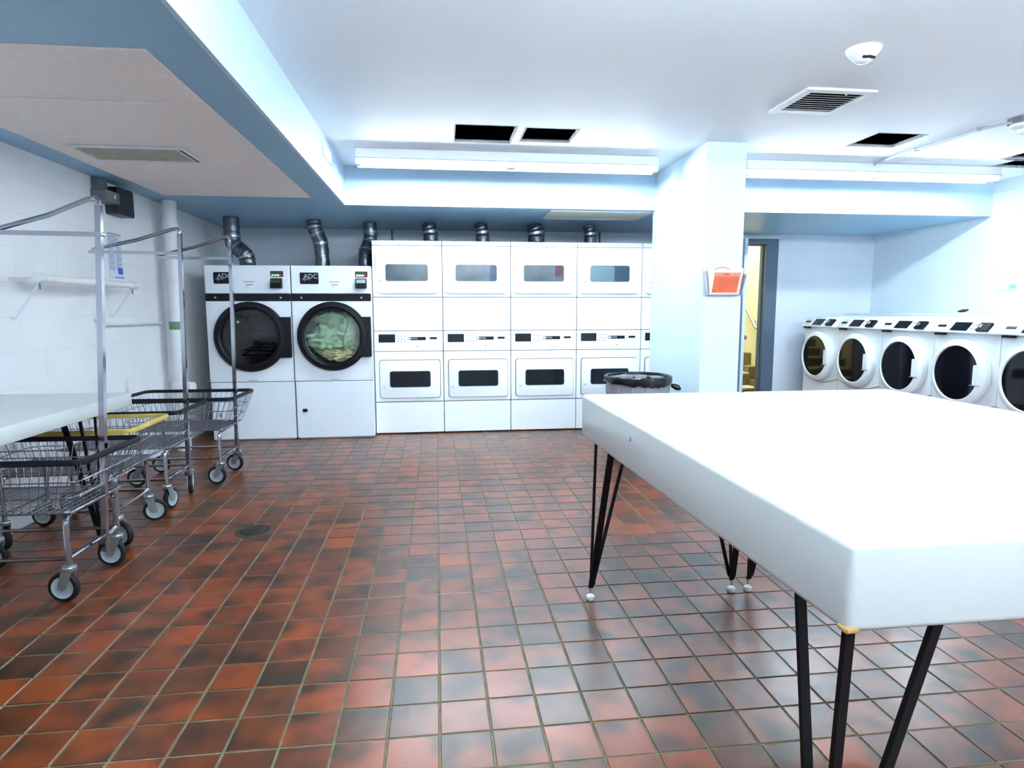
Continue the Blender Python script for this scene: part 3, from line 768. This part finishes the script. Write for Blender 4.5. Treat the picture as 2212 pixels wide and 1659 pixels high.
def table(x0, x1, label, xn=0.):
    t = empty('folding_table', (0, 0, 0), label, 'table', 'white folding tables pushed side by side')
    yn, yf, zt = -1.49, .262, .895
    bn, bf = .748, .716
    q = MB(); q.hexa([(x0 + xn, yn, bn), (x1, yn, bn), (x1, yf, bf), (x0, yf, bf), (x0 + xn, yn, zt), (x1, yn, zt), (x1, yf, zt), (x0, yf, zt)], .012, 3)
    q.build('tabletop', 'laminate', t)
    for fx, sx in ((x0 + .03, 1), (x1 - .045, -1)):
        hairpin(t, (fx, .18), bf + .002, sx, -1); hairpin(t, (fx + .035 * sx, -1.40), bn - .001, sx, 1, 0, ((-.003, -.035), (.035, .175), (.18, -.02)), (.019, .021, .022))
    return t
t1 = table(.628, 1.350, 'white slab folding table with a chipped near corner, on black hairpin legs', .016)
t2 = table(1.354, 2.065, 'white slab folding table on black hairpin legs, on the washer side of its pair')
MB().box(.642, .668, -1.492, -1.466, .747, .759, .004).build('chip', 'wood', t1)
M['bluepaint'] = mat('blue_paint_chip', (.02, .12, .55), .5)
MB().prism([(-.42, .835), (-.405, .828), (-.41, .845)], .632, .6365, 'x').build('paint_mark', 'bluepaint', t1)
# wall-side table over the carts
t3 = empty('folding_table', (0, 0, 0), 'white slab table against the block wall above the wire carts', 'table')
MB().box(XL + .01, -1.65, -2.6, 1.24, .742, .815, .008, 2).build('tabletop', 'laminate', t3)
MB().box(-1.672, -1.65, 1.222, 1.24, .81, .886, .006, 2).build('end_lip', 'laminate', t3)
far_spread = ((.015, -.03), (.16, .0), (.05, .045))
hairpin(t3, (-1.71, .972), .741, -1, -1, 0, far_spread); hairpin(t3, (-2.32, .972), .741, 1, -1, 0, ((.0, -.03), (.0, .04), (.12, .0))); hairpin(t3, (-1.745, -2.3), .741, -1, 1); hairpin(t3, (-2.33, -2.3), .741, 1, 1)

# ------------------------------------------------------------------ laundry carts
def cart(x, y, label, bumper, swivels, pole=None, skew=0):
    """x,y: centre of the right-hand (aisle) leg pair; cart runs toward -x"""
    t = empty('laundry_cart', (x, y, 0), label, 'laundry cart', 'wire laundry carts along the wall', rz=skew)
    L, hy = .55, .195
    zt = .385
    for xx in (0, -L):
        r = .04
        path = [(xx, -hy, .165), (xx, -hy, zt - r)]
        for k in range(1, 6): a = PI / 2 * k / 5; path.append((xx, -hy + r - r * math.cos(a), zt - r + r * math.sin(a)))
        for k in range(0, 6): a = PI / 2 * k / 5; path.append((xx, hy - r + r * math.sin(a), zt - r + r * math.cos(a)))
        path.append((xx, hy, .165))
        MB().tube(path, .0125, 10).build('leg_frame', 'chrome', t)
        MB().tube([(xx, -hy, .195), (xx, hy, .195)], .011, 8).build('stretcher', 'chrome', t)
    for yy in (-hy, hy): MB().tube([(0, yy, .195), (-L, yy, .195)], .009, 8).build('stretcher', 'chrome', t)
    # wire basket
    zb, zr = .402, .628
    bx0, bx1, by0, by1 = -L - .06, .035, -.215, .215
    rx0, rx1, ry0, ry1 = -L - .13, .12, -.262, .262
    def ring(f, r=.05, n=4):
        x0, x1 = bx0 + (rx0 - bx0) * f, bx1 + (rx1 - bx1) * f; y0, y1 = by0 + (ry0 - by0) * f, by1 + (ry1 - by1) * f; z = zb + (zr - zb) * f
        pts = []
        for cx, cy, a0 in ((x1 - r, y1 - r, 0), (x0 + r, y1 - r, 90), (x0 + r, y0 + r, 180), (x1 - r, y0 + r, 270)):
            for k in range(n + 1):
                a = math.radians(a0 + 90 * k / n); pts.append((cx + r * math.cos(a), cy + r * math.sin(a), z))
        return pts
    q = MB()
    for f in (0, .30, .62): q.tube(ring(f), .0032 if f else .0045, 5, closed=True)
    def wire(p, r=.0019): q.tube(p, r, 4, caps=False)
    nx, ny = 20, 12
    for k in range(nx + 1):
        u = k / nx; a = bx0 + (bx1 - bx0) * u; b = rx0 + (rx1 - rx0) * u
        wire([(b, ry0, zr), (a, by0, zb), (a, by1, zb), (b, ry1, zr)])
    for k in range(ny + 1):
        u = k / ny; a = by0 + (by1 - by0) * u; b = ry0 + (ry1 - ry0) * u
        wire([(rx0, b, zr), (bx0, a, zb), (bx1, a, zb), (rx1, b, zr)])
    for k in range(1, 2 * ny): a = by0 + (by1 - by0) * k / (2 * ny); wire([(bx0, a, zb), (bx1, a, zb)], .0016)
    b_ = q.build('wire_basket', 'wire', t)
    # bumper rim, flat vinyl band
    P = ring(1, .045, 5); q = MB(); n = len(P); C = Vector(((rx0 + rx1) / 2, 0, zr)); rings = []
    for p in P:
        p = Vector(p); d = p - C; d.z = 0; d.normalize()
        rings.append([q.bm.verts.new(p + d * a + Vector((0, 0, z))) for a, z in ((-.006, -.008), (.006, -.010), (.010, 0), (.007, .014), (-.004, .016), (-.008, .006))])
    for i in range(n):
        A, B = rings[i], rings[(i + 1) % n]
        for k in range(6): q.bm.faces.new((A[k], A[(k + 1) % 6], B[(k + 1) % 6], B[k]))
    q.build('bumper_rim', bumper, t)
    # casters
    k = 0
    for xx in (0, -L):
        for yy in (-hy, hy):
            a = swivels[k]; k += 1
            c = bpy.data.objects.new('caster', None); COL.objects.link(c); c.parent = t; c.location = (xx, yy, 0); c.rotation_euler = (0, 0, a); c.empty_display_size = .03
            q = MB(); q.lathe([(0, .178), (.010, .176), (.012, .166), (.026, .162), (.028, .155), (.020, .151), (.028, .147), (.026, .141), (0, .141)], (0, 0, 0), 'z', 18)
            for s_ in (-1, 1):
                q.hexa([(.012, s_ * .0165, .060), (.048, s_ * .0165, .060), (.048, s_ * .019, .060), (.012, s_ * .019, .060), (-.022, s_ * .0165, .144), (.026, s_ * .0165, .144), (.026, s_ * .019, .144), (-.022, s_ * .019, .144)])
            q.build('fork', 'zinc', c)
            R = .066
            w = MB().lathe([(.048, -.014), (R - .004, -.013), (R, -.006), (R, .006), (R - .004, .013), (.048, .014), (.048, -.014)], (.03, 0, R), 'y', 32).build('tyre', 'tyre', c)
            MB().lathe([(0, -.016), (.013, -.016), (.015, -.011), (.034, -.008), (.048, -.0145), (.050, -.010), (.050, .010), (.048, .0145), (.034, .008), (.015, .011), (.013, .016), (0, .016)], (.03, 0, R), 'y', 32).build('wheel_hub', 'wheel', c)
    if pole:
        (bx, bz), (tx, tz), arm = pole
        MB().bar((bx, 0, bz), (tx, 0, tz - .03), .024, .024, (0, 1, 0)).build('rack_post', 'chrome', t, smooth=False)
        MB().tube([(tx, 0, tz - .04), (tx, 0, tz - .012), (tx - .012, 0, tz), (tx - .04, 0, tz - .004), (tx - arm * .5, 0, tz - .075), (tx - arm, 0, tz - .135)], .011, 8).build('rack_arm', 'chrome', t)
        MB().bar((tx, 0, tz - .155), (tx - arm - .02, 0, tz - .150), .020, .016, (0, 0, 1)).build('rack_bar', 'chrome', t, smooth=False)
        MB().lathe([(0, -.018), (.010, -.018), (.010, .018), (0, .018)], (tx, 0, tz - .155), 'y', 12).build('rack_bolt', 'zinc', t)
        MB().box(bx - .02, bx + .015, -.018, .018, .17, .20).build('post_bracket', 'chrome', t)
cart(-1.582, .635, 'nearest wire laundry cart, black rim, chrome hanging post', 'bumper', [PI * .97, PI * .99, PI * .9, PI * 1.05], ((.045, .15), (.135, 1.745), .42), -.02)
cart(-1.715, 1.31, 'wire laundry cart with a yellow rim', 'bumper_y', [-.5, .25, 2.6, 3.0], None, .03)
cart(-1.708, 1.915, 'wire laundry cart with black rim and chrome post, behind the yellow-rimmed cart', 'bumper', [1.35, -1.25, 2.8, 2.9], ((.062, .17), (.10, 1.775), .52), .02)
cart(-1.565, 2.49, 'farthest wire laundry cart, black rim and chrome post by the round-door dryers', 'bumper', [PI * .98, PI * .95, PI, PI], ((.055, .17), (.085, 1.79), .50), -.01)

# ------------------------------------------------------------------ bin
bn_ = empty('trash_bin', (1.70, 2.74, 0), 'round grey trash bin lined with a black bag, in front of the column', 'bin')
MB().lathe([(0, .0), (.205, 0), (.215, .012), (.222, .05), (.262, .64), (.275, .66), (.275, .685), (.262, .69), (.25, .68), (.212, .05), (0, .03)], (0, 0, 0), 'z', 40).build('body', 'can', bn_)
q = MB()
for k in range(14):
    a = 2 * PI * k / 14 + .2; c_, s_ = math.cos(a), math.sin(a)
    q.bar((.220 * c_, .220 * s_, .06), (.262 * c_, .262 * s_, .62), .018, .012, (c_, s_, 0))
q.build('rib', 'can', bn_)
MB().lathe([(.214, .0), (.219, .0), (.222, .02), (.216, .022)], (0, 0, 0), 'z', 40).build('base_ring', 'black', bn_)
q = MB(); n = 64; prof = [(.02, .10), (.19, .12), (.215, .30), (.240, .60), (.256, .700), (.270, .709), (.284, .700), (.287, .675), (.284, .645)]; rnd = random.Random(4)
rings = []
jit = [rnd.uniform(-1, 1) for _ in range(n)]
for i, (r, z) in enumerate(prof):
    rings.append([])
    for k in range(n):
        a = 2 * PI * k / n; j = jit[k] * (.002 if i < 6 else .005) + .003 * math.sin(9 * a + i); zz = z + (jit[(k * 3) % n] * .010 if i == 8 else 0) + (.012 * math.sin(2 * a + 1) if i == 8 else 0)
        rings[-1].append(q.bm.verts.new(((r + j) * math.cos(a), (r + j) * math.sin(a), zz)))
for A, B in zip(rings, rings[1:]):
    for k in range(n): q.bm.faces.new((A[k], A[(k + 1) % n], B[(k + 1) % n], B[k]))
q.build('bin_liner', 'bag', bn_)
MB().tube([(.272, -.06, .625), (.295, -.07, .615), (.325, -.075, .602), (.35, -.075, .588)], [.012, .022, .026, .010], 10).build('liner_knot', 'bag', bn_)

# ------------------------------------------------------------------ left wall fittings
wp = empty('waste_pipe', (-2.28, 3.50, 0), 'thick white vertical pipe from soffit to floor by the round-door dryers', 'pipe')
MB().tube([(0, 0, .0), (0, 0, 2.203)], .058, 20).build('pipe', 'pvc', wp)
MB().lathe([(.058, 1.94), (.067, 1.94), (.067, 2.02), (.058, 2.02), (.058, 1.94)], (0, 0, 0), 'z', 24).build('coupling', 'pvc', wp)
q = MB(); q.lathe([(.058, .53), (.070, .53), (.070, .63), (.058, .63)], (0, 0, 0), 'z', 24); q.tube([(0, 0, .58), (.09, -.03, .58), (.12, -.04, .58)], .045, 14); q.build('cleanout_tee', 'pvc', wp)
MB().lathe([(.0595, 1.09), (.0605, 1.09), (.0605, 1.16), (.0595, 1.16), (.0595, 1.09)], (0, 0, 0), 'z', 24).build('flow_tag', 'green_tag', wp)
tp = empty('thin_pipe', (-2.40, 2.43, 1.155), 'thin white pipe clipped horizontally along the block wall', 'pipe')
MB().tube([(0, -.01, .05), (.012, 0, .01), (.02, .03, 0), (.02, 1.0, -.004)], .010, 8).build('pipe', 'pvc', tp)
bx = empty('wall_box', (XL, 2.58, 2.07), 'charcoal box with a grey junction box mounted high on the block wall', 'electrical box')
MB().rrect(.11, .36, -.10, .10, .02, .0, .09, 'x').build('charcoal_case', 'darkbox', bx)
MB().box(.0, .11, -.08, .10, -.035, .045, .005).build('grey_case', 'greybox', bx)
MB().box(.0, .05, -.06, .06, .045, .13).build('conduit_drop', 'greybox', bx)
MB().box(.11, .113, .02, .04, -.005, .02).build('label_mark', 'paper', bx)
rr_ = empty('wall_rail', (XL, 1.53, 1.445), 'white round hanging rail on brackets on the block wall', 'rail')
MB().tube([(.16, .01, 0), (.16, 1.20, 0)], .024, 14).build('rail', 'whiteplastic', rr_)
for y in (.03, 1.13):
    MB().tube([(0, y, -.0), (.16, y, 0)], .007, 6).build('bracket', 'pvc', rr_)
    MB().lathe([(0, -.03), (.028, -.03), (.03, -.022), (.03, .022), (.028, .03), (0, .03)], (.16, y, 0), 'y', 16).build('end_cap', 'pvc', rr_)
    MB().tube([(0, y - .02, -.22), (.02, y - .01, -.235), (.16, y, -.02)], .006, 6).build('brace', 'pvc', rr_)
MB().tube([(.16, .03, -.03), (.16, .03, -.065)], .004, 6).tube([(.16, 1.13, -.03), (.16, 1.13, -.065)], .004, 6).build('bolt', 'greybox', rr_)
def notice(loc, w, h, label, axis, square, bottom):
    t = empty('notice', loc, label, 'notice')
    MB().box(0, .004, 0, w, 0, h).build('sheet', 'notice_paper', t, smooth=False)
    q = MB()
    rnd = random.Random(3)
    if axis == 1:
        q.box(.0035, .0052, .01, w - .01, h - .018, h - .010)
        for k in range(17):
            z = h - .035 - .0155 * k
            for c in (0, 1):
                if k < 4 and c: continue
                y0 = .012 + c * w * .5; q.box(.0035, .005, y0, y0 + (w * (.86 if k < 4 else .42)) * rnd.uniform(.6, 1), z, z + .006)
        q.build('print', 'ink', t, smooth=False)
        MB().box(.0035, .0055, w * .62, w * .95, .035, .085).build('blue_square', 'inkblue', t)
        MB().box(.0035, .0055, w * .40, w, .006, .013).build('blue_line', 'inkblue', t)
    else:
        q.box(-.002, .0, .0, w, .0, .003); q.build('print', 'ink', t)
        MB().box(-.002, .0, .02, .095, .018, .062).build('blue_square', 'lightblue', t)
    return t
notice((XL, 2.67, 1.50), .215, .345, 'tall printed notice with a blue square on the block wall', 1, True, True)
notice((XR - .004, 3.20, 1.44), .24, .30, 'pale notice with a light blue square on the washer-side wall', -1, True, True)
# brochure rack on the column
br = empty('brochure_rack', (2.276, 2.435, 1.37), 'clear brochure rack with an orange flyer on the column', 'brochure rack')
MB().prism([(-.135, 0), (.135, 0), (.168, .19), (-.168, .19)], -.010, 0).build('back_plate', 'acrylic', br)
q = MB(); q.bar((-.137, -.03, .004), (-.166, -.055, .165), .006, .05, (1, 0, 0)); q.bar((.137, -.03, .004), (.166, -.055, .165), .006, .05, (1, 0, 0)); q.box(-.137, .137, -.045, 0, 0, .007, .002); q.build('rack_frame', 'acrylic', br)
fl = MB().prism([(-.125, .008), (.125, .008), (.150, .185), (-.140, .185)], -.046, -.036).build('flyer_sheet', 'peach', br)
MB().prism([(-.105, .022), (.100, .022), (.122, .150), (-.085, .150)], -.049, -.046).build('orange_print', 'orange', fl)
MB().prism([(-.085, .153), (.122, .153), (.128, .176), (-.082, .176)], -.049, -.046).build('orange_header', 'orange', fl)
q = MB()
for k in range(12):
    if k in (4, 5, 6): continue
    x = -.076 + .0165 * k; q.box(x, x + .0035, -.0505, -.048, .157, .172); q.box(x + .006, x + .0085, -.0505, -.048, .157, .172)
q.build('header_print', 'peach', fl)
MB().prism([(-.13, .15), (.155, .165), (.160, .215), (-.13, .205)], -.034, -.012).build('paper_stack', 'paper', br)
q = MB()
for k in range(9): x = -.075 + .014 * k; z = .208 + .012 * math.sin(k / 8 * PI); q.box(x, x + .008, -.0348, -.0338, z - .008, z + .004)
MB().prism([(-.085, .19), (.07, .19), (.06, .222), (0, .232), (-.07, .222)], -.0338, -.0318).build('paper_tab', 'paper', br)
q.build('faded_print', 'orange', br)
# small gadget on the ledge
ph = empty('handset', (5.42, 3.53, 1.2125), 'small dark gadget resting on the ledge above the washers', 'handset')
MB().hexa([(-.03, -.05, 0), (.03, -.05, 0), (.03, .05, 0), (-.03, .05, 0), (-.02, -.03, .012), (.03, -.03, .03), (.03, .05, .03), (-.02, .05, .012)], .003).build('base', 'whiteplastic', ph)
MB().hexa([(-.026, -.045, .014), (.03, -.045, .032), (.03, .035, .032), (-.026, .035, .014), (-.026, -.045, .026), (.03, -.045, .046), (.03, .035, .046), (-.026, .035, .026)], .003).build('body', 'black', ph)
# floor drain
dr = empty('floor_drain', (-1.055, 1.245, 0), 'round dark iron floor drain in the red tiles near the carts', 'drain')
MB().lathe([(0, .0012), (.078, .0012), (.080, .0025), (.098, .0025), (.100, 0)], (0, 0, 0), 'z', 36).build('rim', 'drainrim', dr)
MB().lathe([(0, .0035), (.07, .0035), (.074, .002)], (0, 0, 0), 'z', 32).build('plate', 'drain', dr)
q = MB()
for k in range(-3, 4):
    hw = math.sqrt(max(.0, .062 ** 2 - (k * .017) ** 2)); q.box(k * .017 - .003, k * .017 + .003, -hw, hw, .0034, .0046)
q.build('grate_bar', 'drainrim', dr)
